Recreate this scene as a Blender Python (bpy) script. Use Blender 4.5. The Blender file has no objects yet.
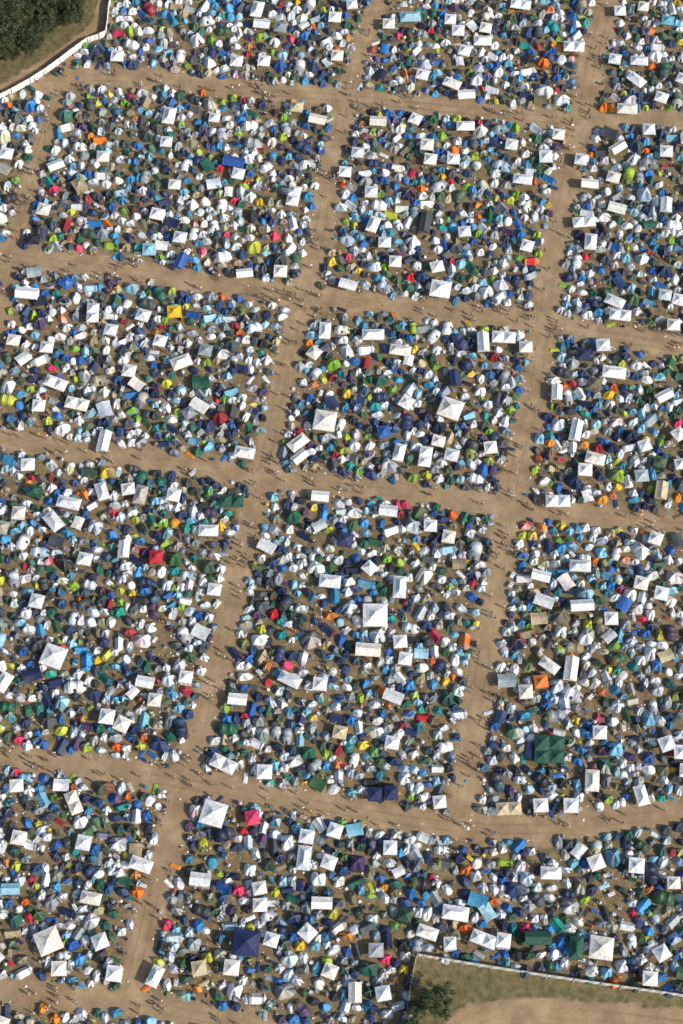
import bpy, bmesh, math, random
import numpy as np
from mathutils import Vector, Matrix, noise
random.seed(11); np.random.seed(11)
R=random.random; U=random.uniform
scene=bpy.context.scene
COL=scene.collection
# ------------------------------------------------------------------ camera
D=373.0; T=math.radians(25); LENS=72.2
cam_d=bpy.data.cameras.new("camera"); cam=bpy.data.objects.new("camera",cam_d); COL.objects.link(cam)
cam_d.sensor_fit='VERTICAL'; cam_d.sensor_height=36; cam_d.lens=LENS; cam_d.clip_start=1; cam_d.clip_end=12000
CAM=Vector((0,-D*math.sin(T),D*math.cos(T)))
cam.location=CAM; cam.rotation_euler=(T,0,0); scene.camera=cam
# survey: converts site-survey units to metres on the ground (used only to lay out the plan)
def G(u,v):
    x=(u-341.5)/1024*36/LENS; y=(512-v)/1024*36/LENS
    c,s=math.cos(T),math.sin(T)
    d=Vector((x, y*c+s, y*s-c))
    t=-CAM.z/d.z
    return (CAM.x+d.x*t, CAM.y+d.y*t)
# ------------------------------------------------------------------ colour / material utils
def lin(c): return c/12.92 if c<=0.04045 else ((c+0.055)/1.055)**2.4
def hx(s,k=1.0): return tuple(lin(int(s[i:i+2],16)/255)*k for i in (0,2,4))+(1,)
def newmat(n):
    m=bpy.data.materials.new(n); m.use_nodes=True; nt=m.node_tree
    return m,nt,nt.nodes['Principled BSDF']
def fabric(name,accent=False,rough=0.55):
    m,nt,b=newmat(name); N=nt.nodes; L=nt.links
    oi=N.new('ShaderNodeObjectInfo'); tc=N.new('ShaderNodeTexCoord')
    w=N.new('ShaderNodeVectorMath'); w.operation='ADD'
    rr=N.new('ShaderNodeMath'); rr.operation='MULTIPLY'; rr.inputs[1].default_value=97; L.new(oi.outputs['Random'],rr.inputs[0])
    L.new(tc.outputs['Object'],w.inputs[0]); L.new(rr.outputs[0],w.inputs[1])
    n=N.new('ShaderNodeTexNoise'); n.inputs['Scale'].default_value=1.5; n.inputs['Detail'].default_value=3
    L.new(w.outputs[0],n.inputs['Vector'])
    mr=N.new('ShaderNodeMapRange'); mr.inputs[1].default_value=0.3; mr.inputs[2].default_value=0.7; mr.inputs[3].default_value=0.74; mr.inputs[4].default_value=1.08
    L.new(n.outputs['Fac'],mr.inputs[0])
    src=oi.outputs['Color']
    if accent:
        h=N.new('ShaderNodeMath'); h.operation='FRACT'; k=N.new('ShaderNodeMath'); k.operation='MULTIPLY'; k.inputs[1].default_value=7.31
        L.new(oi.outputs['Random'],k.inputs[0]); L.new(k.outputs[0],h.inputs[0])
        cr=N.new('ShaderNodeValToRGB'); cr.color_ramp.interpolation='CONSTANT'
        els=[(0,hx('4a5058')),(0.15,hx('26365a')),(0.33,hx('8f979c')),(0.42,hx('3c84b0')),(0.54,hx('2a2e33')),(0.68,hx('c9cdca')),(0.77,hx('3e5a46')),(0.86,hx('a4aa48')),(0.91,hx('8a4636')),(0.95,hx('2a6a76'))]
        cr.color_ramp.elements[0].position=0; cr.color_ramp.elements[0].color=els[0][1]
        cr.color_ramp.elements[1].position=els[1][0]; cr.color_ramp.elements[1].color=els[1][1]
        for p,c in els[2:]:
            e=cr.color_ramp.elements.new(p); e.color=c
        L.new(h.outputs[0],cr.inputs[0])
        mx=N.new('ShaderNodeMix'); mx.data_type='RGBA'; mx.inputs[0].default_value=0.6
        L.new(src,mx.inputs[6]); L.new(cr.outputs[0],mx.inputs[7]); src=mx.outputs[2]
    v=N.new('ShaderNodeMix'); v.data_type='RGBA'; v.blend_type='MULTIPLY'; v.inputs[0].default_value=1
    L.new(src,v.inputs[6]); L.new(mr.outputs[0],v.inputs[7]); L.new(v.outputs[2],b.inputs['Base Color'])
    b.inputs['Roughness'].default_value=rough
    bp=N.new('ShaderNodeBump'); bp.inputs['Strength'].default_value=0.6; bp.inputs['Distance'].default_value=0.2
    L.new(n.outputs['Fac'],bp.inputs['Height']); L.new(bp.outputs[0],b.inputs['Normal'])
    return m
def plain(name,col,rough=0.6,metal=0,var=0.2,scale=4):
    m,nt,b=newmat(name); N=nt.nodes; L=nt.links
    tc=N.new('ShaderNodeTexCoord'); n=N.new('ShaderNodeTexNoise'); n.inputs['Scale'].default_value=scale
    L.new(tc.outputs['Object'],n.inputs['Vector'])
    cr=N.new('ShaderNodeValToRGB'); cr.color_ramp.elements[0].position=.3; cr.color_ramp.elements[1].position=.7
    cr.color_ramp.elements[0].color=tuple(c*(1-var) for c in col[:3])+(1,); cr.color_ramp.elements[1].color=tuple(min(1,c*(1+var)) for c in col[:3])+(1,)
    L.new(n.outputs['Fac'],cr.inputs[0]); L.new(cr.outputs[0],b.inputs['Base Color'])
    b.inputs['Roughness'].default_value=rough; b.inputs['Metallic'].default_value=metal
    return m
M_FAB=fabric("tent_fabric"); M_ACC=fabric("tent_fabric_accent",True)
M_POLE=plain("tent_pole_metal",(0.35,0.35,0.36),0.4,0.6); M_DOOR=plain("tent_mesh_door",(0.03,0.032,0.038),0.8)
M_SKIN=plain("skin",(0.5,0.29,0.19),0.6); M_HAIR=plain("hair",(0.07,0.045,0.025),0.7); M_DENIM=plain("trousers_fabric",(0.05,0.06,0.1),0.8)
TENTM=[M_FAB,M_ACC,M_POLE,M_DOOR]
def mesh_from(name,verts,faces,mats,fm=None,smooth=True):
    me=bpy.data.meshes.new(name); me.from_pydata(verts,[],faces)
    for m in mats: me.materials.append(m)
    if fm is not None: me.polygons.foreach_set('material_index',fm)
    if smooth is True: me.polygons.foreach_set('use_smooth',[True]*len(faces))
    elif smooth: me.polygons.foreach_set('use_smooth',smooth)
    me.update(); return me
class B:
    def __init__(s): s.v=[];s.f=[];s.m=[];s.s=[]
    def add(s,vs,fs,mi,sm=False):
        o=len(s.v); s.v+= [tuple(p) for p in vs]
        for f in fs: s.f.append(tuple(i+o for i in f)); s.m.append(mi); s.s.append(sm)
    def box(s,c,d,mi,rot=0,tilt=None):
        hx_,hy,hz=d[0]/2,d[1]/2,d[2]/2; M=Matrix.Rotation(rot,3,'Z')
        if tilt: M=M@Matrix.Rotation(tilt,3,'X')
        vs=[Vector(c)+M@Vector((x*hx_,y*hy,z*hz)) for x in(-1,1) for y in(-1,1) for z in(-1,1)]
        s.add(vs,[(0,1,3,2),(4,6,7,5),(0,4,5,1),(2,3,7,6),(0,2,6,4),(1,5,7,3)],mi)
    def tube(s,a,b,r,mi,n=5):
        a=Vector(a);b=Vector(b);q=(b-a).to_track_quat('Z','Y').to_matrix()
        vs=[];
        for p in(a,b):
            for i in range(n):
                t=i/n*6.2832; vs.append(p+q@Vector((r*math.cos(t),r*math.sin(t),0)))
        s.add(vs,[(i,(i+1)%n,n+(i+1)%n,n+i) for i in range(n)]+[tuple(range(n))[::-1],tuple(range(n,2*n))],mi,False)
    def mesh(s,name,mats): return mesh_from(name,s.v,s.f,mats,s.m,s.s)
# ------------------------------------------------------------------ tents
def dome(name,w,l,h,vest=0,ribs=4,sq=3.0,accent='bands',skew=0.0):
    b=B(); na=32; nr=7; vs=[]; fs=[]; ms=[]
    vs.append((skew*l*0.5,0,h))
    def foot(a):
        c,s_=math.cos(a),math.sin(a)
        k=(abs(c)**sq+abs(s_)**sq)**(-1/sq)
        x=c*k*l/2; y=s_*k*w/2
        if ribs==4:  # flysheet edge pulled in between the pole corners
            q=1-.10*abs(math.cos(2*a))**2; x*=q; y*=q
        if vest and c>0:
            x+=vest*c**2.0; y*=1-0.3*c*c
        return x,y
    def prof(a,r):
        if ribs==4: p=(abs(math.sin(2*a)))**4
        elif ribs==2: p=(abs(math.sin(a)))**4
        else: p=abs(math.cos(a*ribs/2))**3
        z=h*(1-r**(1.35+1.35*p)); z-=0.07*h*(1-p)*math.sin(r*math.pi)
        return max(z,0)
    for j in range(1,nr+1):
        r=(j/nr)**.9
        for i in range(na):
            a=i/na*2*math.pi; x,y=foot(a); cx=skew*l*0.5*(1-r)
            vs.append((x*r+cx,y*r,0.0 if j==nr else prof(a,r)))
    for i in range(na): fs.append((0,1+i,1+(i+1)%na)); ms.append(1 if accent=='cap' else 0)
    for j in range(nr-1):
        for i in range(na):
            i2=(i+1)%na; a=1+j*na
            fs.append((a+i,a+na+i,a+na+i2,a+i2))
            ang=(i+.5)/na*360; m=0
            dd=min(abs(ang-0),abs(ang-360)); db=abs(ang-180)
            if accent=='bands' and (dd<46 or db<46) : m=1
            if accent=='low' and j>=4: m=1
            if accent=='cap' and j<2: m=1
            if accent=='half' and dd<80: m=1
            if accent=='sides' and not(dd<46 or db<46): m=1
            if j>=2 and dd<(12 if j<5 else 24) and accent!='low' and vest<0.9: m=3
            ms.append(m)
    b.v=vs; b.f=fs; b.m=ms; b.s=[False]*len(fs)
    def curve(a):
        i=int(round(a/360*na))%na; pts=[Vector(vs[0])]
        for j in range(nr): pts.append(Vector(vs[1+j*na+i]))
        return pts
    angs=[45,135,225,315] if ribs==4 else ([90,270] if ribs==2 else [60,120,240,300])
    for a in angs:
        pts=curve(a)
        for q in range(0,len(pts)-1): b.tube(pts[q]+Vector((0,0,.01)),pts[q+1]+Vector((0,0,.01)),0.022,1 if accent!='bands' else 2,4)
    for a in (45,135,225,315):   # guy lines and pegs
        f=Vector(foot(math.radians(a))+(0,)); p=curve(a)[5]
        b.tube(p,f*1.25,0.008,2,3)
    return b.mesh(name,TENTM)
def ridge(name,w,l,h,porch=.5):
    """wedge / A-frame shaped two-pole tent"""
    b=B(); n=6
    vs=[];
    for i in range(n+1):
        t=i/n; x=-l/2+l*t; z=h*(.82+.18*t)-.09*math.sin(math.pi*t)
        for k,(yy,zz) in enumerate([(-1,0),(-.72,.22),(-.34,.6),(0,1),(.34,.6),(.72,.22),(1,0)]): 
            vs.append((x,yy*w/2*(1-.07*math.sin(math.pi*t)),z*zz))
    fs=[(i*7+k,i*7+k+1,(i+1)*7+k+1,(i+1)*7+k) for i in range(n) for k in range(6)]
    for q,f in enumerate(fs): b.f.append(f); b.m.append(1 if q//6 in(0,n-1) and name.endswith('b') else 0); b.s.append(False)
    b.v=list(vs)
    b.add([(-l/2,-w/2,0),(-l/2,0,h*.82),(-l/2,w/2,0),(-l/2-porch*.6,0,0)],[(0,3,1),(3,2,1)],0)
    b.add([(l/2,-w/2,0),(l/2,0,h),(l/2,w/2,0),(l/2+porch,-.2,0),(l/2+porch,.2,0)],[(0,1,3),(4,1,2)],1)
    b.add([(l/2+.02,-w/3,0),(l/2+.02,0,h*.9),(l/2+.02,w/3,0)],[(0,1,2)],3)
    b.tube((l/2+.03,0,0),(l/2+.03,0,h+.05),.02,2); b.tube((l/2+.03,0,h),(l/2+1.1,0,0),.008,2,3)
    for i in(0,3,6):
        for s_ in(-1,1): b.tube(vs[i*7+(1 if s_<0 else 5)],(vs[i*7][0],s_*(w/2+.45),0),.008,2,3)
    return b.mesh(name,TENTM)
def tunnel(name,w,l,h,accent=True,nh=3):
    b=B(); nu=21; nv=10; vs=[];fs=[];ms=[]
    for i in range(nu+1):
        u=i/nu; x=(u-.5)*l
        t=min(u,1-u)*nu/5.0; endk=1 if t>=1 else 0.15+.85*t
        sag=1-0.13*abs(math.sin(u*math.pi*nh))
        for k in range(nv+1):
            a=k/nv*math.pi
            z=max(0,math.sin(a))**0.85*h*(endk*.92+.08)*sag; y=math.cos(a)*w/2*(0.55+0.45*endk)*(1-.3*(1-sag))
            if k in(0,nv) or i in (0,nu): z=0
            vs.append((x,y,z))
    for i in range(nu):
        for k in range(nv):
            a=i*(nv+1)+k; fs.append((a,a+1,a+nv+2,a+nv+1))
            m=0
            if accent and (i<7): m=1
            if i<=2 and 3<k<6: m=3
            if i in(9,10,11) and k in(1,2): m=3
            ms.append(m)
    b.v=vs;b.f=fs;b.m=ms;b.s=[False]*len(fs)
    for i in (5,7,14,16):
        P=[Vector(vs[i*(nv+1)+k])+Vector((0,0,.012)) for k in range(nv+1)]
        if i in(7,14):
            for q in range(nv): b.tube(P[q],P[q+1],0.02,1,4)
        for sgn in(0,nv):
            b.tube(P[3 if sgn==0 else nv-3],P[sgn]+Vector((0,.6 if sgn==0 else -.6,0)),.008,2,3)
    return b.mesh(name,TENTM)
def gaz(name,w,l,eave=2.0,peak=2.9,kind='pyr',walls=(),stripe=False,sag=.13):
    """l along x, w along y"""
    b=B()
    def roofh(x,y):
        if kind=='pyr': d=max(abs(x)/(l/2),abs(y)/(w/2))
        elif kind=='two':
            xx=(abs(x)-l/4); d=max(abs(xx)/(l/4),abs(y)/(w/2))
        elif kind=='hip':
            d=max(abs(y)/(w/2),max(0,(abs(x)-(l/2-w/2))/(w/2)))
        else: d=abs(y)/(w/2)
        z=eave+(peak-eave)*(1-d)
        z-=sag*math.sin(math.pi*min(1,d))*(1 if kind!='gable' else .5)
        return z
    ny=8; nx=16 if l>w*1.2 else 8
    grid=[(-l/2+l*i/nx,-w/2+w*j/ny) for i in range(nx+1) for j in range(ny+1)]
    vs=[(x,y,roofh(x,y)) for x,y in grid]; fs=[];
    for i in range(nx):
        for j in range(ny):
            a=i*(ny+1)+j; c=(a,a+ny+1,a+ny+2,a+1)
            cx=(grid[a][0]+grid[a+ny+2][0])/2; cy=(grid[a][1]+grid[a+ny+2][1])/2
            if kind=='two': cx=cx-math.copysign(l/4,cx)
            if cx*cy>0: fs+=[(c[0],c[1],c[2]),(c[0],c[2],c[3])]
            else: fs+=[(c[0],c[1],c[3]),(c[1],c[2],c[3])]
    b.add(vs,fs,0,False)
    per=[]
    for i in range(13): per.append((-l/2+l*i/12,-w/2))
    for i in range(1,9): per.append((l/2,-w/2+w*i/8))
    for i in range(1,13): per.append((l/2-l*i/12,w/2))
    for i in range(1,8): per.append((-l/2,w/2-w*i/8))
    m=len(per); vv=[(x*1.004,y*1.004,eave+(0.002 if kind!='gable' else roofh(x,y)-eave)) for x,y in per]+[(x*1.012,y*1.012,eave-(.22 if q%2 else .28)) for q,(x,y) in enumerate(per)]
    b.add(vv,[(q,(q+1)%m,m+(q+1)%m,m+q) for q in range(m)],1 if stripe else 0)
    for sx in(-1,1):
        for sy in(-1,1):
            b.tube((sx*(l/2-.05),sy*(w/2-.05),0),(sx*(l/2-.05),sy*(w/2-.05),eave-.03),.03,2)
            b.box((sx*(l/2-.05),sy*(w/2-.05),.01),(.14,.14,.02),2)
            b.tube((sx*(l/2-.05),sy*(w/2-.05),eave-.5),(sx*(l/2-.75),sy*(w/2-.05),eave-.12),.018,2,4)
            b.tube((sx*l/2,sy*w/2,eave-.1),(sx*(l/2+.8),sy*(w/2+.8),0),.01,2,3)
        if l>4:
            b.tube((0,sx*(w/2-.05),0),(0,sx*(w/2-.05),eave-.03),.03,2)
    for sgn in(-1,1): b.tube((-l/2+.05,sgn*(w/2-.05),eave-.06),(l/2-.05,sgn*(w/2-.05),eave-.06),.022,2,4)
    if kind=='pyr': b.tube((0,0,eave),(0,0,peak-.02),.03,2)
    for wl in walls:
        k=10
        if wl in('N','S'):
            y=(w/2-.02)*(1 if wl=='N' else -1); P=[(-l/2+.05+(l-.1)*i/k,y+.04*math.sin(i*2.1)) for i in range(k+1)]
        else:
            x=(l/2-.02)*(1 if wl=='E' else -1); P=[(x+.04*math.sin(i*2.1),-w/2+.05+(w-.1)*i/k) for i in range(k+1)]
        b.add([(p[0],p[1],.02) for p in P]+[(p[0],p[1],eave-.29) for p in P],[(i,i+1,k+2+i,k+1+i) for i in range(k)],0)
    return b.mesh(name,TENTM)
def tarp(name,w,l,h):
    b=B(); n=8; vs=[]
    for i in range(n+1):
        for j in range(n+1):
            x=(i/n-.5)*l;y=(j/n-.5)*w
            c=(abs(x)/(l/2))*(abs(y)/(w/2))
            z=h*(1-0.35*abs(y)/(w/2))-0.25*math.sin(math.pi*i/n)*(1-abs(y)/(w/2))*.8+0.12*c
            k=1-0.07*math.sin(math.pi*i/n)*(abs(y)/(w/2)>.9)
            vs.append((x,y*k,z))
    b.add(vs,[(i*(n+1)+j,(i+1)*(n+1)+j,(i+1)*(n+1)+j+1,i*(n+1)+j+1) for i in range(n) for j in range(n)],0,True)
    for sx in(-1,1):
        for sy in(-1,1):
            p=Vector((sx*l/2,sy*w/2,h*.65+.12)); b.tube((p.x,p.y,0),p,.02,2); b.tube(p,(p.x*1.3,p.y*1.3,0),.008,2,3)
        b.tube((sx*l/2,0,0),(sx*l/2,0,h),.022,2)
    return b.mesh(name,TENTM)
DOMES=[dome("dome_tent_a",2.0,2.1,1.25,0,4,2.8,'bands'),dome("dome_tent_b",1.9,2.2,1.25,.7,4,3,'sides'),
       dome("dome_tent_c",2.2,2.3,1.35,0,4,2.6,'none'),dome("dome_tent_d",2.0,2.2,1.3,.5,4,3.4,'low'),dome("dome_tent_e",1.8,2.1,1.15,.95,4,2.8,'half'),
       dome("dome_tent_f",2.1,2.1,1.3,0,4,2.8,'cap'),dome("dome_tent_g",2.1,2.1,1.35,.45,4,3.2,'none')]
POPS=[dome("pop_up_tent_a",1.75,2.6,1.1,0,3,2.1,'none',skew=.18),dome("pop_up_tent_b",1.9,2.5,1.15,0,2,2.2,'half',skew=.25),dome("pop_up_tent_c",1.7,2.5,1.05,.2,3,2.2,'low',skew=.1)]
FAM=[dome("family_dome_tent_a",2.9,3.2,1.8,.9,4,2.8,'half'),dome("family_dome_tent_b",3.0,3.0,1.85,0,4,2.6,'none'),dome("family_dome_tent_c",2.8,3.2,1.8,.6,4,3,'bands')]
TUN=[tunnel("tunnel_tent_a",2.1,3.6,1.5),tunnel("tunnel_tent_b",1.9,3.1,1.3,False),tunnel("tunnel_tent_c",2.3,4.0,1.7)]
RID=[ridge("ridge_tent_a",1.7,2.3,1.2),ridge("ridge_tent_b",1.9,2.5,1.35,.7)]
G3=[gaz("gazebo_open",3,3,peak=3.05),gaz("gazebo_walled",3,3,walls=('N','E'),sag=.2),gaz("gazebo_stripe",3,3,stripe=True,peak=2.8),gaz("gazebo_wall2",2.8,2.8,walls=('W',),eave=1.95,peak=2.9,sag=.18)]
G45=[gaz("gazebo_long",2.7,4.4,kind='hip',peak=3),gaz("gazebo_long_gable",2.5,4.0,kind='gable',peak=2.7,walls=('N',))]
G6=[gaz("party_tent_hip",2.8,5.2,kind='two',peak=3),gaz("party_tent_gable",2.8,5.2,kind='gable',peak=2.85,walls=('N','E')),gaz("party_tent_ridge",2.8,5.0,kind='hip',peak=3)]
GB=[gaz("marquee",4.8,4.8,2.1,3.6,sag=.25),gaz("marquee_b",4.4,4.4,2.1,3.4,walls=('N',),sag=.2)]
TARPS=[tarp("tarpaulin_shelter_a",2.6,3.2,1.6),tarp("tarpaulin_shelter_b",2.2,2.8,1.3)]
# ------------------------------------------------------------------ small gear
def chair():
    b=B()
    b.box((0,0,.42),(.5,.46,.03),0); b.box((0,-.27,.68),(.5,.03,.5),0,tilt=-.25)
    for sx in(-1,1):
        b.tube((sx*.26,-.22,0),(sx*.26,.24,.44),.014,2,4); b.tube((sx*.26,.24,0),(sx*.26,-.24,.46),.014,2,4)
        b.tube((sx*.26,-.24,.44),(sx*.26,-.34,.94),.014,2,4); b.box((sx*.29,.0,.62),(.06,.48,.025),1)
        b.tube((sx*.27,.22,.42),(sx*.28,.22,.61),.012,2,4)
    b.tube((-.26,-.22,.02),(.26,-.22,.02),.012,2,4); b.tube((-.26,.24,.02),(.26,.24,.02),.012,2,4)
    return b.mesh("folding_chair",TENTM)
def table():
    b=B(); b.box((0,0,.7),(1.2,.6,.03),0); b.box((0,0,.675),(1.14,.54,.015),2)
    for sx in(-1,1):
        b.tube((sx*.52,-.24,0),(sx*.3,.24,.66),.014,2,4); b.tube((sx*.52,.24,0),(sx*.3,-.24,.66),.014,2,4)
    for i in range(7):
        x,y=U(-.5,.5),U(-.22,.22); b.tube((x,y,.716),(x,y,.716+U(.08,.25)),.035,1 if i%2 else 3,6)
    return b.mesh("camping_table",TENTM)
def cooler():
    b=B(); b.box((0,0,.17),(.56,.36,.34),0); b.box((0,0,.375),(.59,.39,.06),1); b.box((0,0,.415),(.3,.05,.02),3)
    b.tube((-.31,0,.3),(-.31,0,.46),.012,2,4); b.tube((.31,0,.3),(.31,0,.46),.012,2,4); b.tube((-.31,0,.46),(.31,0,.46),.012,2,4)
    return b.mesh("cool_box",TENTM)
def mattress():
    b=B(); n=24; vs=[];k=10
    for i in range(n+1):
        for j in range(k+1):
            y=(j/k-.5)*.75;x=(i/n-.5)*1.95
            e=(1-abs(2*j/k-1)**4)*(1-abs(2*i/n-1)**10)
            vs.append((x,y,.05+.12*e*(1-.35*(i%3==0))))
    b.add(vs,[(i*(k+1)+j,(i+1)*(k+1)+j,(i+1)*(k+1)+j+1,i*(k+1)+j+1) for i in range(n) for j in range(k)],0,True)
    return b.mesh("air_mattress",TENTM)
CH,TB,CO,AM=chair(),table(),cooler(),mattress()
# ------------------------------------------------------------------ people (skinned)
def person(name,pose):
    V=[];E=[];Rr=[]
    def v(p,r,parent=None):
        V.append(p);Rr.append(r)
        if parent is not None:E.append((parent,len(V)-1))
        return len(V)-1
    if pose=='sit': hip=.52; 
    else: hip=.92
    pel=v((0,0,hip),.125)
    wa=v((0,.01,hip+.18),.11,pel); ch=v((0,.0,hip+.38),.13,wa); nk=v((0,0,hip+.55),.055,ch); hd=v((0,.01,hip+.66),.085,nk); v((0,.0,hip+.78),.08,hd)
    for s in(-1,1):
        sh=v((s*.17,0,hip+.49),.055,ch)
        if pose=='walk': el=(s*.23,s*.1,hip+.22); ha=(s*.24,s*.1+.16,hip+.03); hb=(s*.24,s*.1+.2,hip-.05)
        elif pose=='sit': el=(s*.25,.08,hip+.25); ha=(s*.2,.3,hip+.17); hb=(s*.17,.37,hip+.16)
        else: el=(s*.25,.02,hip+.22); ha=(s*.18,.22,hip+.26); hb=(s*.12,.26,hip+.3)
        e=v(el,.042,sh); h=v(ha,.03,e); v(hb,.035,h)
        hp=v((s*.09,0,hip-.05),.09,pel)
        if pose=='walk': kn=(s*.1,s*.17,.5); an=(s*.1,s*.24-(.12 if s<0 else 0),.09); to=(s*.11,an[1]+.15,.045)
        elif pose=='sit': kn=(s*.13,.42,.5); an=(s*.13,.44,.09); to=(s*.14,.6,.045)
        else: kn=(s*.12,.03,.5); an=(s*.14,0,.09); to=(s*.16,.15,.045)
        k=v(kn,.06,hp); a=v(an,.042,k); v(to,.04,a)
    me=bpy.data.meshes.new(name+"_sk"); me.from_pydata(V,E,[]); ob=bpy.data.objects.new(name+"_tmp",me); COL.objects.link(ob)
    sk=ob.modifiers.new("s",'SKIN'); sub=ob.modifiers.new("u",'SUBSURF'); sub.levels=1; sub.render_levels=1
    if not me.skin_vertices:
        bm=bmesh.new(); bm.from_mesh(me); bm.verts.layers.skin.verify(); bm.to_mesh(me); bm.free()
    for i,sv in enumerate(me.skin_vertices[0].data): sv.radius=(Rr[i],Rr[i]); sv.use_root=(i==0)
    dg=bpy.context.evaluated_depsgraph_get(); out=bpy.data.meshes.new_from_object(ob.evaluated_get(dg)); out.name=name
    bpy.data.objects.remove(ob)
    out.materials.clear()
    for m in [M_FAB,M_SKIN,M_DENIM,M_HAIR]: out.materials.append(m)
    for p in out.polygons:
        c=p.center; p.use_smooth=True; m=0
        legy = (c.z<hip+.02 and abs(c.x)<.2)
        if c.z>hip+.52: m=1
        if c.z>hip+.68 and (c.y<.03 or c.z>hip+.79): m=3
        if c.z<=hip+.52 and abs(c.x)>.2: m=1 
        if m==0 and legy: m=2
        if c.z<.45 and c.z>.1 and pose!='sit': m=1
        if c.z<=.1: m=3
        p.material_index=m
    return out
PEOPLE=[person("person_walking",'walk'),person("person_standing",'stand')]; PSIT=person("person_sitting",'sit')
# ------------------------------------------------------------------ plan
ROADS={
'V1':(4.1,[(402,-90),(378,0),(358,60),(345,100),(330,170),(318,240),(303,297),(290,345),(272,430),(262,480),(248,530),(232,600),(210,690),(190,765),(182,790),(160,870),(142,940),(128,1003)]),
'V2':(4.6,[(628,-90),(608,0),(592,60),(582,120),(565,190),(552,260),(544,325),(533,400),(520,450),(508,508),(495,590),(480,680),(468,760),(458,826)]),
'V0':(2.8,[(62,82),(45,130),(30,180),(14,240),(2,300),(-14,370),(-60,560)]),
'H1':(4.0,[(40,86),(90,78),(150,80),(240,90),(340,98),(460,110),(580,122),(640,118),(690,124),(800,140)]),
'H2':(4.5,[(-130,240),(-20,255),(60,264),(150,275),(230,288),(310,298),(420,310),(530,323),(600,335),(690,349),(800,365)]),
'H3':(3.9,[(-130,420),(-20,436),(60,450),(130,458),(200,468),(262,480),(350,488),(440,498),(510,508),(600,518),(690,528),(800,540)]),
'H4':(4.0,[(-130,740),(-20,755),(60,765),(120,773),(180,783),(240,793),(320,806),(400,820),(460,827),(540,829),(620,820),(690,812),(800,800)]),
'H5':(3.7,[(-130,975),(-20,990),(60,998),(120,1003),(200,1017),(300,1040),(400,1080)]),
'T1':(3.0,[(150,-95),(112,-20),(98,25),(66,52),(30,75),(-10,98),(-120,150)]),
'T2':(4.2,[(420,1110),(442,1048),(472,1020),(520,1013),(600,1016),(680,1026),(800,1043)]),
}
def smooth(pts,step=1.2):
    P=[Vector(G(*p)) for p in pts]; out=[]
    for i in range(len(P)-1):
        p0=P[max(0,i-1)];p1=P[i];p2=P[i+1];p3=P[min(len(P)-1,i+2)]
        n=max(2,int((p2-p1).length/step))
        for k in range(n):
            t=k/n
            out.append(0.5*((2*p1)+(-p0+p2)*t+(2*p0-5*p1+4*p2-p3)*t*t+(-p0+3*p1-3*p2+p3)*t**3))
    out.append(P[-1]); return out
RD={k:(w,smooth(p)) for k,(w,p) in ROADS.items()}
samp=np.array([[q.x,q.y,w/2] for w,ps in RD.values() for q in ps])
def poly(pts): return [G(*p) for p in pts]
NW=poly([(-200,-120),(150,-120),(112,0),(108,38),(88,45),(48,76),(10,98),(-200,190)])
SE=poly([(408,1005),(412,955),(440,960),(520,972),(600,984),(683,996),(900,1025),(900,1200),(380,1200)])
def np_inside(X,Y,P):
    c=np.zeros(X.shape,bool); j=len(P)-1
    for i in range(len(P)):
        yi,yj=P[i][1],P[j][1]
        cond=((yi>Y)!=(yj>Y)); xx=(P[j][0]-P[i][0])*(Y-yi)/((yj-yi) if yj!=yi else 1e-9)+P[i][0]
        c^= cond&(X<xx); j=i
    return c
x0,x1,y0,y1=-100,100,-135,160; CS=0.5
gx=np.arange(x0,x1,CS); gy=np.arange(y0,y1,CS)
XX,YY=np.meshgrid(gx,gy,indexing='ij')
clear=np.full(XX.shape,99.0)
for a in samp:
    ix=int((a[0]-x0)/CS);iy=int((a[1]-y0)/CS);rr=24
    s0,s1,t0,t1=max(0,ix-rr),min(len(gx),ix+rr),max(0,iy-rr),min(len(gy),iy+rr)
    if s0>=s1 or t0>=t1: continue
    sub=np.hypot(XX[s0:s1,t0:t1]-a[0],YY[s0:s1,t0:t1]-a[1])-a[2]
    clear[s0:s1,t0:t1]=np.minimum(clear[s0:s1,t0:t1],sub)
blocked=np_inside(XX,YY,NW)|np_inside(XX,YY,SE)
def clr(x,y):
    ix=int((x-x0)/CS);iy=int((y-y0)/CS)
    if ix<0 or iy<0 or ix>=len(gx) or iy>=len(gy): return -9
    if blocked[ix,iy]: return -9
    return clear[ix,iy]
# ------------------------------------------------------------------ ground material
mg,nt,bs=newmat("trampled_ground"); N=nt.nodes; L=nt.links
geo=N.new('ShaderNodeNewGeometry'); at=N.new('ShaderNodeAttribute'); at.attribute_name='surf'
sep=N.new('ShaderNodeSeparateColor'); L.new(at.outputs['Color'],sep.inputs[0])
def nz(sc,det=4,rough=.55,dist=0):
    n=N.new('ShaderNodeTexNoise'); n.inputs['Scale'].default_value=sc;n.inputs['Detail'].default_value=det;n.inputs['Roughness'].default_value=rough;n.inputs['Distortion'].default_value=dist
    L.new(geo.outputs['Position'],n.inputs['Vector']); return n.outputs['Fac']
def ramp(src,stops):
    c=N.new('ShaderNodeValToRGB'); c.color_ramp.elements[0].position=stops[0][0];c.color_ramp.elements[0].color=stops[0][1]
    c.color_ramp.elements[1].position=stops[-1][0];c.color_ramp.elements[1].color=stops[-1][1]
    for p,q in stops[1:-1]:
        e=c.color_ramp.elements.new(p);e.color=q
    L.new(src,c.inputs[0]); return c.outputs[0]
def mix(f,a,b,bt='MIX'):
    m=N.new('ShaderNodeMix');m.data_type='RGBA';m.blend_type=bt
    if isinstance(f,float): m.inputs[0].default_value=f
    else: L.new(f,m.inputs[0])
    L.new(a,m.inputs[6]);L.new(b,m.inputs[7]);return m.outputs[2]
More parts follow.
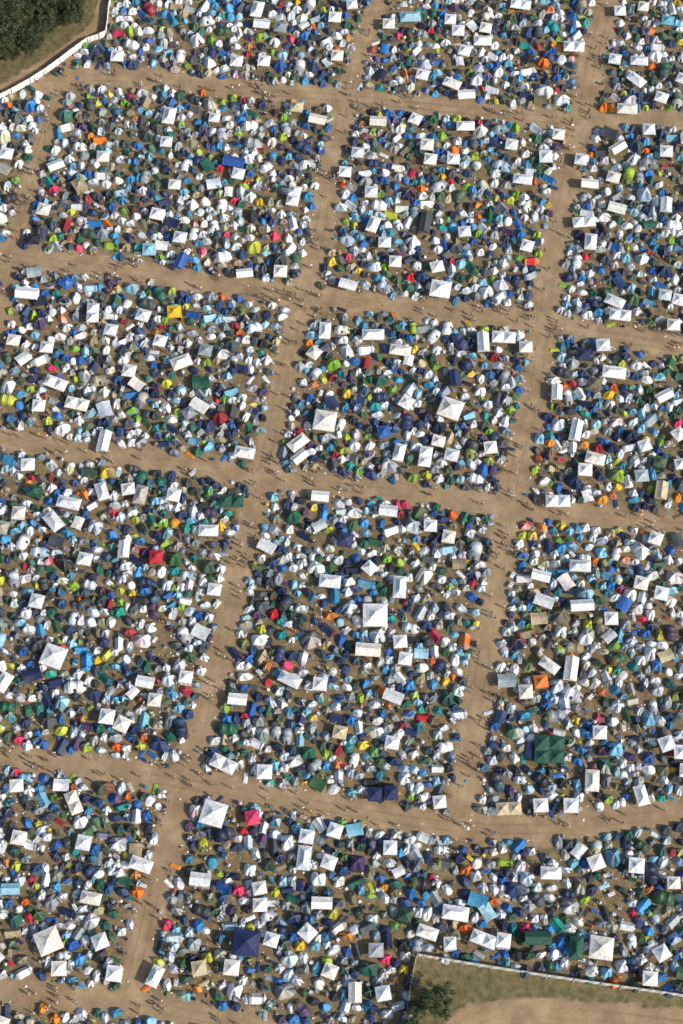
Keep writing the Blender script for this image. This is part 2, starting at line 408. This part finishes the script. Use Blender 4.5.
def mth(op,a,b):
    m=N.new('ShaderNodeMath');m.operation=op
    for i,q in enumerate((a,b)):
        if isinstance(q,(int,float)): m.inputs[i].default_value=q
        else: L.new(q,m.inputs[i])
    return m.outputs[0]
nA=nz(.8,5,.7); nB=nz(.2,5,.66,.3)
straw=ramp(nA,[(.3,(.11,.08,.042,1)),(.5,(.195,.14,.074,1)),(.7,(.28,.205,.115,1))])
green=ramp(nA,[(.3,(.055,.06,.022,1)),(.5,(.125,.115,.048,1)),(.72,(.22,.18,.09,1))])
dirt=ramp(nB,[(.3,(.215,.150,.085,1)),(.5,(.30,.215,.125,1)),(.68,(.40,.298,.182,1))])
gf=mth('ADD',sep.outputs['Green'],mth('MULTIPLY',mth('SUBTRACT',nz(.06,2),.5),.9))
mm=N.new('ShaderNodeMapRange'); mm.inputs[1].default_value=.0; mm.inputs[2].default_value=1; L.new(gf,mm.inputs[0])
c1=mix(mm.outputs[0],straw,green)
wf=mth('ADD',sep.outputs['Red'],mth('MULTIPLY',mth('SUBTRACT',nA,.5),1.1))
mw=N.new('ShaderNodeMapRange'); mw.inputs[1].default_value=.25; mw.inputs[2].default_value=.75; L.new(wf,mw.inputs[0])
c2=mix(mw.outputs[0],c1,dirt)
nF=nz(3,3,.7)
fine=ramp(nF,[(.3,(.84,.84,.84,1)),(.7,(1.1,1.1,1.1,1))])
c3=mix(1.0,c2,fine,'MULTIPLY')
trk=ramp(sep.outputs['Blue'],[(0,(1,1,1,1)),(1,(.78,.75,.71,1))])
c4=mix(1.0,c3,trk,'MULTIPLY')
L.new(c4,bs.inputs['Base Color']); bs.inputs['Roughness'].default_value=.95
bp=N.new('ShaderNodeBump');bp.inputs['Strength'].default_value=.45;bp.inputs['Distance'].default_value=.1; L.new(nF,bp.inputs['Height']);L.new(bp.outputs[0],bs.inputs['Normal'])
def surf(me,arr):
    a=me.attributes.new('surf','FLOAT_COLOR','POINT'); a.data.foreach_set('color',np.asarray(arr,dtype=np.float32).ravel())
def axis(a,b,st,far):
    core=list(np.arange(a,b+st,st)); o=[];d=4;x=core[-1]
    while x<far: x+=d;d*=1.6;o.append(x)
    p=[];d=4;x=core[0]
    while x>-far: x-=d;d*=1.6;p.append(x)
    return np.array(p[::-1]+core+o)
ax=axis(-100,100,.8,4000); ay=axis(-132,158,.8,4000)
AX,AY=np.meshgrid(ax,ay,indexing='ij'); fx=AX.ravel();fy=AY.ravel()
def lookup(x,y,arr,default):
    ix=((x-x0)/CS).astype(int);iy=((y-y0)/CS).astype(int)
    ok=(ix>=0)&(iy>=0)&(ix<len(gx))&(iy<len(gy)); r=np.full(x.shape,float(default)); r[ok]=arr[ix[ok],iy[ok]]; return r
cl=lookup(fx,fy,clear,99); wear=np.clip(.75-cl*.3,0.22,1); gr=np.where(np_inside(fx,fy,NW)|np_inside(fx,fy,SE),.85,.15)
wear=np.where((gr>.5)&(cl>.3),0.05,wear)
far_=(np.abs(fx)>100)|(fy>158)|(fy<-132); gr=np.where(far_,.75,gr); wear=np.where(far_,0.05,wear)
nX,nY=len(ax),len(ay); idx=np.arange(nX*nY).reshape(nX,nY)
F=np.stack([idx[:-1,:-1],idx[1:,:-1],idx[1:,1:],idx[:-1,1:]],-1).reshape(-1,4)
me=bpy.data.meshes.new("ground"); me.from_pydata(np.stack([fx,fy,np.zeros_like(fx)],1).tolist(),[],F.tolist())
surf(me,np.stack([wear,gr,np.zeros_like(wear),np.ones_like(wear)],1)); me.materials.append(mg)
COL.objects.link(bpy.data.objects.new("ground",me))
for k,(nm,(w,ps)) in enumerate(RD.items()):
    vs=[];at_=[];prof=[-1,-.8,-.55,-.38,-.2,0,.2,.38,.55,.8,1]
    z=.006+.004*k
    for i,p in enumerate(ps):
        d=(ps[min(i+1,len(ps)-1)]-ps[max(i-1,0)]).normalized(); n=Vector((-d.y,d.x))
        for t in prof:
            ww=w/2*(1+.18*noise.noise((p.x*.25,p.y*.25,k+ (3 if t>0 else 0)))) 
            q=p+n*t*ww; vs.append((q.x,q.y,z)); at_.append((.75+.25*(1-abs(t)),.12,max(0,1.1*noise.noise((p.x*.06,p.y*.06,k*3.3))+.45) if abs(abs(t)-.38)<.05 else 0.0,1))
    m=len(prof)
    fs=[(i*m+j,i*m+j+1,(i+1)*m+j+1,(i+1)*m+j) for i in range(len(ps)-1) for j in range(m-1)]
    me=bpy.data.meshes.new("dirt_road"); me.from_pydata(vs,[],fs); surf(me,at_); me.materials.append(mg)
    me.update()
    if me.polygons[0].normal.z<0: me.flip_normals()
    COL.objects.link(bpy.data.objects.new("dirt_road",me))
# ------------------------------------------------------------------ placement
HS=3.0; H={}
def fits(circs,f=1.0):
    for x,y,r in circs:
        cx,cy=int(x//HS),int(y//HS)
        k=2 if r>1 else 1
        for i in range(cx-k,cx+k+1):
            for j in range(cy-k,cy+k+1):
                for (a,b_,q) in H.get((i,j),()):
                    d=(r+q)*f
                    if (a-x)**2+(b_-y)**2<d*d: return False
    return True
def put(circs):
    for c in circs: H.setdefault((int(c[0]//HS),int(c[1]//HS)),[]).append(c)
def circles(x,y,l,w,rot):
    if l<w*1.25: return [(x,y,(l+w)/4)]
    n=2 if l<w*1.8 else 3; r=w/2; o=[]
    for i in range(n):
        t=(i/(n-1)-.5)*(l-w); o.append((x+math.cos(rot)*t,y+math.sin(rot)*t,r))
    return o
def place(name,me,x,y,rot,col,s=1.0,z=.05,sz=None):
    ob=bpy.data.objects.new(name,me); ob.location=(x,y,z); ob.rotation_euler=(0,0,rot)
    ob.scale=(s,s*U(.93,1.07),sz or s*U(.88,1.1)); ob.color=col; COL.objects.link(ob); return ob
WH=[hx('f0f3f5'),hx('e8edf2'),hx('e4e8ec'),hx('eeeeea'),hx('dde3e9'),hx('e9e6dd')]
WW=32
PAL=[(WW,[hx('ecf1f5'),hx('e4eaf0'),hx('d8e0e8'),hx('eaebe8'),hx('ccd6e0')]),
(8,[hx('a4adb5'),hx('8a939c'),hx('aeaca2'),hx('98a2a6')]),
(13,[hx('1f2d56'),hx('27406c'),hx('1b2748'),hx('2f3c64')]),
(11,[hx('2a78c0'),hx('2c66b0'),hx('469cd4'),hx('3886ac'),hx('2258a4')]),
(5,[hx('80bcd8'),hx('9cc8da'),hx('6aa8c4')]),
(9,[hx('2b4a3a'),hx('1a5c44'),hx('365c3c'),hx('266454'),hx('4c624c')]),
(4.6,[hx('9ab834'),hx('7aa836'),hx('b8c040')]),
(10,[hx('363b41'),hx('454b52'),hx('25282e'),hx('50555a')]),
(4.5,[hx('8a8268'),hx('a39878'),hx('6a664e'),hx('b4a88a')]),
(2.1,[hx('e8761e'),hx('dc8a2c'),hx('cc5e22')]),
(2.4,[hx('c82434'),hx('b0203c'),hx('dc3a64'),hx('902430')]),
(1,[hx('e0b828'),hx('e4c840')]),(1.2,[hx('463560'),hx('523c60')]),(1.6,[hx('1a8488'),hx('289c92')])]
tot=sum(p[0] for p in PAL)
def pick(skipwhite=False):
    while True:
        r=R()*tot
        for w,cs in PAL:
            r-=w
            if r<=0: break
        if skipwhite and w==WW: continue
        c=random.choice(cs); k=U(.82,1.12)
        return tuple(min(.85,v*k*U(.95,1.05)) for v in c[:3])+(1,)
def white():
    c=random.choice(WH); k=U(.84,1.0); return tuple(min(.85,v*k) for v in c[:3])+(1,)
def bigcol():
    while True:
        c=pick()
        m,n_=max(c[:3]),min(c[:3])
        if m>.25 and n_<m*.3 and R()<.8: continue
        return c
BLUE=hx('2a55a0');NAVY=hx('1e2b58');DG=hx('1d5040');YEL=hx('d8b62c');BEI=hx('c4b898');LB=hx('8cbfd6');PINK=hx('d03c66');RED=hx('b82838');ORG=hx('d87a30')
ROWA=math.radians(-8)
GZ="""118 57 s 0|262 25 w 0|335 18 s 5|352 5 s 0|237 62 s -5|297 108 s 0 BEI|520 5 w 0|465 127 w 5|573 48 w 0|482 42 w 3|466 95 w 2|619 12 s 0|638 62 w 0|626 110 w 0|511 145 s 0|545 157 s 10|522 180 w 5|665 205 t 0|665 152 s 0|583 222 w 10|170 117 t 0|294 197 t -5|167 142 s 0|45 210 s 0|104 157 s 8|158 215 s 0|234 162 w -3 BLUE|182 262 t -8 BLUE|150 250 s 10 LB|245 273 w 10|373 225 t -12|395 262 s 5|348 285 w -8|440 290 b 0|430 160 s 0|345 172 s 0|378 122 w 0|619 315 w 0|672 325 s 0|94 313 t 5|28 293 w 0|15 340 s 0|48 347 s 5|182 362 w 30|57 383 w -12|112 330 s 0|175 312 s 10 YEL|130 370 s 0|78 403 w -10|105 440 t 0|200 405 w -20|245 452 w -5|400 350 w 0|325 421 b 0|373 335 w 5|450 409 b -10|399 452 t -8|490 447 s 0|503 337 w 0|525 347 s 5|438 440 s 0|325 330 t 10|556 392 t 0|663 395 w 35|613 372 w 0|575 430 t -5|660 490 t -8 BEI|557 500 w 0|602 345 s 0|594 458 w 0|103 490 t 28|35 490 s 0 DG|70 502 w -5|20 512 s 0|125 548 t -3|55 655 b -10|5 680 t -20|146 680 w 0|267 545 w -10|232 500 w 5 DG|375 614 b 3|330 580 w 0|388 510 w -5|430 525 s 0|238 697 w -5|290 678 w -15|224 762 w -15|215 588 s 0|320 682 s 0|393 695 w -10|368 648 w 0|375 792 s 5 NAVY|391 791 s 5 NAVY|392 741 s 0|405 657 s 0|265 770 s 12|340 730 s 0 BEI|543 600 w -12|579 565 w 0|581 604 w 10|570 667 t 5|525 690 s 12|541 741 s 3 DG|556 741 s 3 DG|541 754 s 3 DG|556 754 s 3 DG|591 778 t 0|640 793 t 25|665 742 s 30|610 617 s 10|508 806 w 5 BEI|540 575 w -5|570 803 s 0|660 592 s 0|214 811 b 0|335 828 s 0|18 783 s 8|75 800 t 35|12 886 w 0 LB|92 895 w 0|50 938 b 25|142 862 w -10|156 973 t -22|85 840 s 0|115 970 s 0|260 885 s 20|322 900 w 5|390 845 s 5|455 910 w 0|483 936 w -8|600 945 b 0|635 863 s 0|550 870 w 5|575 945 t 5 DG|660 950 s 30|537 935 w 0 DG|247 940 b 5 NAVY|383 990 s 10|200 965 s 5 BEI|427 929 w -5|20 835 s 0|60 965 s 10|330 968 s -10|672 880 s 0|595 860 s 30|157 556 s 3 RED|253 815 s 20 PINK|40 405 s 0|8 155 s 0|450 20 s 0|215 118 s 0|580 160 s 0|400 640 s 15|540 680 s 10 ORG"""
names={'BEI':BEI,'BLUE':BLUE,'LB':LB,'YEL':YEL,'DG':DG,'NAVY':NAVY,'RED':RED,'PINK':PINK,'ORG':ORG}
def add_gaz(u_,kind,rot,col,x=None,y=None,check=True):
    if kind=='b': me=random.choice(GB);l=w=4.6;nm='marquee'
    elif kind=='s':
        me=random.choice(G3);l=w=3;nm='gazebo'
    else:
        if R()<.65: me=random.choice(G45);l,w=4.2,2.6;nm='gazebo'
        else: me=random.choice(G6);l,w=5.1,2.8;nm='party_tent'
        if kind=='t': rot+=math.pi/2
    f=.9 if kind=='b' else .84
    cs=circles(x,y,l*f,w*f,rot)
    if check and (not fits(cs,.97) or min(clr(c[0],c[1])-c[2] for c in cs)<-.1): return False
    put([(a,b_,r*.92) for a,b_,r in cs]); place(nm,me,x,y,rot,col,f*U(.92,1.04),.045); return True
for e in GZ.split('|'):
    t=e.split(); u,v=float(t[0]),float(t[1]); x,y=G(u,v)
    y-=0.9
    add_gaz(None,t[2],ROWA+math.radians(float(t[3])+random.gauss(0,4)),names[t[4]] if len(t)>4 else white(),x,y,False)
def rnd():
    return U(-90,90),U(-112,136)
n=0
for _ in range(2500):
    if n>210: break
    x,y=rnd()
    kind=random.choices(['s','w','t'],[8,1.6,.8])[0]
    r=R(); col=white() if r<.66 else bigcol()
    if add_gaz(None,kind,ROWA+random.choice([0,0,0,math.pi/2])+random.gauss(0,.14)+(U(-.8,.8) if R()<.3 else 0),col,x,y): n+=1
cnt={}
def tryput(name,ml,l,w,f,edge,pocket=.2,colf=pick,sm=1.0):
    x,y=rnd(); 
    pv=noise.noise((x*.2,y*.2,7.7))+.6*noise.noise((x*.55,y*.55,3.1))
    if pv>pocket and R()<.93: return False
    rot=ROWA+random.choice([0,math.pi/2,math.pi,-math.pi/2])+random.gauss(0,.3) if R()<.5 else U(0,6.28)
    s=U(.8,1.14)*sm
    cs=circles(x,y,l*s,w*s,rot)
    for c in cs:
        if clr(c[0],c[1])<c[2]*.9+edge: return False
    if not fits(cs,f): return False
    put(cs); place(name,random.choice(ml),x,y,rot,colf(),s,.045); cnt[name]=cnt.get(name,0)+1; return True
def few(nm,ml,l,w,f,att,mx,pocket=.2,colf=pick,sm=1.0):
    k=0
    for _ in range(att):
        if tryput(nm,ml,l,w,f,U(-.6,.5),pocket,colf,sm): k+=1
        if k>=mx: break
few("tunnel_tent",TUN,3.5,2.0,.92,3000,300,.15,bigcol,.92)
few("family_dome_tent",FAM,3.3,2.9,.88,5000,300,.15,bigcol,.92)
few("tarpaulin_shelter",TARPS,2.9,2.4,.85,2000,90,.15,bigcol,.9)
few("ridge_tent",RID,2.4,1.8,.88,6000,500,.15,pick,.95)
few("pop_up_tent",POPS,2.5,1.7,.92,24000,1500,.15,pick,.9)
few("dome_tent",DOMES,2.2,2.0,.91,90000,9000,.16,pick,.88)
few("pop_up_tent",POPS,2.2,1.5,.87,20000,700,.22,pick,.78)
few("dome_tent",DOMES,1.8,1.7,.87,40000,2000,.22,pick,.76)
print(cnt)
def gear(nm,me,r,att,mx,f=.9):
    k=0
    for _ in range(att):
        x,y=rnd(); c=clr(x,y)
        if c<0: continue
        if not fits([(x,y,r)],f): continue
        put([(x,y,r*.8)]); rot=U(0,6.28)
        place(nm,me,x,y,rot,pick(),1,.045); k+=1
        if nm=="folding_chair" and R()<.25:
            place("person_sitting",PSIT,x,y,rot,pick(),1,.045)
        if k>=mx: break
gear("camping_table",TB,.5,6000,280)
gear("air_mattress",AM,.6,6000,160)
gear("folding_chair",CH,.3,14000,1400)
gear("cool_box",CO,.28,8000,500)
k=0
for _ in range(40000):
    x,y=rnd(); c=clr(x,y)
    if c==-9: continue
    onroad=c<0
    if onroad and R()>.34: continue
    if not onroad and R()>.22: continue
    m=1 if R()<.6 else random.choice([2,3,4])
    for q in range(m):
        xx,yy=(x,y) if q==0 else (x+random.gauss(0,.7),y+random.gauss(0,.7))
        if not fits([(xx,yy,.25)],.9): continue
        put([(xx,yy,.25)]); i=0 if onroad and R()<.7 else 1
        place(["person_walking","person_standing"][i],PEOPLE[i],xx,yy,U(0,6.28),pick(),U(.94,1.05),.045); k+=1
    if k>1450: break
# scattered gear: one object, many crumpled pieces
cols=[]; b=B(); 
for _ in range(26000):
    x,y=rnd(); c=clr(x,y)
    if c==-9 or (c<0 and R()>.06): continue
    if not fits([(x,y,.1)],.85) : continue
    s=U(.07,.24)*(1.7 if R()<.1 else 1); h=s*U(.2,.7); a=U(0,6.28); s2=s*U(.5,1.3)
    base=[]
    for t in range(6):
        q=a+t*1.047; base.append((x+math.cos(q)*s*U(.7,1.1),y+math.sin(q)*s2*U(.7,1.1),.046))
    top=[(x+(p[0]-x)*.65,y+(p[1]-y)*.65,.046+h*U(.7,1.1)) for p in base]
    b.add(base+top+[(x,y,.05+h)],[(t,(t+1)%6,6+(t+1)%6,6+t) for t in range(6)]+[(6+t,6+(t+1)%6,12) for t in range(6)],0)
    cc=pick(); cols+= [cc]*13
ml_,ntl,bl=newmat("camping_litter"); a=ntl.nodes.new('ShaderNodeAttribute');a.attribute_name='col'; ntl.links.new(a.outputs['Color'],bl.inputs['Base Color']); bl.inputs['Roughness'].default_value=.6
me=b.mesh("scattered_camping_gear",[ml_]); A=me.attributes.new('col','FLOAT_COLOR','POINT'); A.data.foreach_set('color',np.array(cols,dtype=np.float32).ravel())
COL.objects.link(bpy.data.objects.new("scattered_camping_gear",me))
# ------------------------------------------------------------------ fences
M_SCR=plain("fence_screen_white",(.74,.74,.73),.7,0,.08,1); M_CON=plain("concrete_foot",(.3,.29,.27),.9)
def fence(pts,h=2.0):
    ps=smooth(pts,3.4); b=B(); 
    for i in range(len(ps)-1):
        p,q=ps[i],ps[i+1]; d=(q-p).normalized(); n=Vector((-d.y,d.x)); p2=p+d*.05;q2=q-d*.05
        K=8; lo=[];hi=[]
        for t in range(K+1):
            o=n*.05*math.sin(t*1.7+i); r=p2+(q2-p2)*(t/K)+o; lo.append((r.x,r.y,.1)); hi.append((r.x,r.y,h-.05))
        b.add(lo+hi,[(t,t+1,K+2+t,K+1+t) for t in range(K)],0)
        for r in(p2,q2): b.tube((r.x,r.y,0.02),(r.x,r.y,h),.03,1)
        for z in(.15,h): b.tube((p2.x,p2.y,z),(q2.x,q2.y,z),.025,1,4)
        b.box((p.x,p.y,.07),(.7,.24,.14),2,rot=math.atan2(n.y,n.x))
        if i%2==0: b.tube((p.x,p.y,h*.8),(p.x+n.x,p.y+n.y,.02),.02,1,4)
    COL.objects.link(bpy.data.objects.new("construction_fence",b.mesh("construction_fence",[M_SCR,M_POLE,M_CON])))
fence([(150,-100),(122,-30),(109,10),(106,36),(88,43),(46,74),(12,94),(-60,130)],1.8)
fence([(395,1110),(404,1040),(408,1000),(416,958)]); fence([(417,956),(440,960),(520,973),(600,985),(683,997),(800,1015)])
# ------------------------------------------------------------------ trees
def leafmat():
    m,nt,b=newmat("tree_leaves");N=nt.nodes;L=nt.links
    a=N.new('ShaderNodeAttribute');a.attribute_name='col'; oi=N.new('ShaderNodeObjectInfo')
    hs=N.new('ShaderNodeHueSaturation'); mr=N.new('ShaderNodeMapRange'); mr.inputs[3].default_value=.65;mr.inputs[4].default_value=1.15
    L.new(oi.outputs['Random'],mr.inputs[0]);L.new(mr.outputs[0],hs.inputs['Value']);L.new(a.outputs['Color'],hs.inputs['Color']);L.new(hs.outputs[0],b.inputs['Base Color'])
    b.inputs['Roughness'].default_value=.6; return m
M_LEAF=leafmat(); M_BARK=plain("bark",(.09,.065,.045),.9,0,.3,3)
def tree(name,rad,ht,nc=70,nl=90,seed=1):
    rs=random.Random(seed); b=B(); cols=[]
    def taper(a,c,r0,r1,n=7):
        a=Vector(a);c=Vector(c);q=(c-a).to_track_quat('Z','Y').to_matrix();vs=[]
        for p,r in((a,r0),(c,r1)):
            for i in range(n):
                t=i/n*6.2832;vs.append(p+q@Vector((r*math.cos(t),r*math.sin(t),0)))
        b.add(vs,[(i,(i+1)%n,n+(i+1)%n,n+i) for i in range(n)],1,True); cols.extend([(.09,.065,.045,1)]*len(vs))
    taper((0,0,-.1),(.1,.05,ht*.35),rad*.09,rad*.065); taper((.1,.05,ht*.35),(0,.1,ht*.8),rad*.065,rad*.02)
    cl=[]
    for i in range(nc):
        u=rs.uniform(-.5,1); th=rs.uniform(0,6.283); rr=math.sqrt(max(0,1-u*u))*rad*(rs.uniform(.55,1.0)); lob=1+.22*math.sin(3*th+seed)+.1*math.sin(7*th)
        c=Vector((rr*lob*math.cos(th),rr*lob*math.sin(th),ht*.62+u*ht*.36*rs.uniform(.7,1)))
        cl.append(c)
        if i%5==0: taper((.05,.05,ht*rs.uniform(.3,.55)),c*.92,rad*.035,rad*.01,5)
    for c in cl:
        cr=rad*rs.uniform(.16,.3); tone=rs.uniform(.65,1.25); g=(.04*tone*rs.uniform(.8,1.4),.068*tone,.022*tone,1)
        for _ in range(nl):
            d=Vector((rs.gauss(0,1),rs.gauss(0,1),rs.gauss(0,.75))).normalized()*cr*rs.uniform(.5,1.05); p=c+d; s=rs.uniform(.12,.25)*max(.8,rad/4)
            n=(d.normalized()+Vector((rs.gauss(0,.5),rs.gauss(0,.5),rs.gauss(0,.5)+.4))).normalized(); q=n.to_track_quat('Z','Y').to_matrix()@Matrix.Rotation(rs.uniform(0,6.28),3,'Z')
            b.add([p+q@Vector(v) for v in((-s,0,0),(0,-s*.5,s*.1),(s,0,0),(0,s*.5,s*.1))],[(0,1,2,3)],0)
            k=rs.uniform(.75,1.3); cols.extend([(g[0]*k,g[1]*k,g[2]*k,1)]*4)
    me=b.mesh(name,[M_LEAF,M_BARK]); A=me.attributes.new('col','FLOAT_COLOR','POINT');A.data.foreach_set('color',np.array(cols,dtype=np.float32).ravel()); return me
TR=[tree("deciduous_tree_a",3.6,8,80,110,1),tree("deciduous_tree_b",4.2,9,90,110,2),tree("deciduous_tree_c",2.8,6.5,60,110,3)]
def pt(u,v,k,s=1.0,z=0):
    x,y=G(u,v); ob=bpy.data.objects.new("deciduous_tree",TR[k]); ob.location=(x,y,z);ob.rotation_euler=(0,0,U(0,6.28));ob.scale=(s,s,s*U(.9,1.1));COL.objects.link(ob)
for v in range(-110,100,17):
    for u in range(-130,125,20):
        uu,vv=u+U(-6,6),v+U(-6,6)
        lim=56-max(0,uu)*.5
        if vv+22<lim+16-(0 if uu>0 else uu*.35) and uu<84-max(0,vv+22)*.2 and clr(*G(uu,vv+14))==-9: pt(uu,vv+20,random.randrange(3),U(.7,1.0))
pt(438,1006,2,.95); pt(416,1012,2,.5); pt(412,1030,2,.6)
# ------------------------------------------------------------------ light
el=math.radians(37); az=math.radians(120)   # az clockwise from +Y
S=Vector((math.cos(el)*math.sin(az),math.cos(el)*math.cos(az),math.sin(el)))
sd=bpy.data.lights.new("sun",'SUN'); sd.energy=4.4; sd.angle=math.radians(.5); sd.color=(1,.89,.74)
so=bpy.data.objects.new("sun",sd); so.rotation_euler=S.to_track_quat('Z','Y').to_euler(); COL.objects.link(so)
w=bpy.data.worlds.new("World"); scene.world=w; w.use_nodes=True; wn=w.node_tree
sky=wn.nodes.new('ShaderNodeTexSky'); sky.sky_type='NISHITA'; sky.sun_disc=False; sky.sun_elevation=el; sky.sun_rotation=az; sky.dust_density=2
bg=wn.nodes['Background']; bg.inputs[1].default_value=.14; wn.links.new(sky.outputs[0],bg.inputs[0])
scene.view_settings.view_transform='Standard'; scene.view_settings.look='None'; scene.view_settings.exposure=0
print("objects",len(bpy.data.objects))
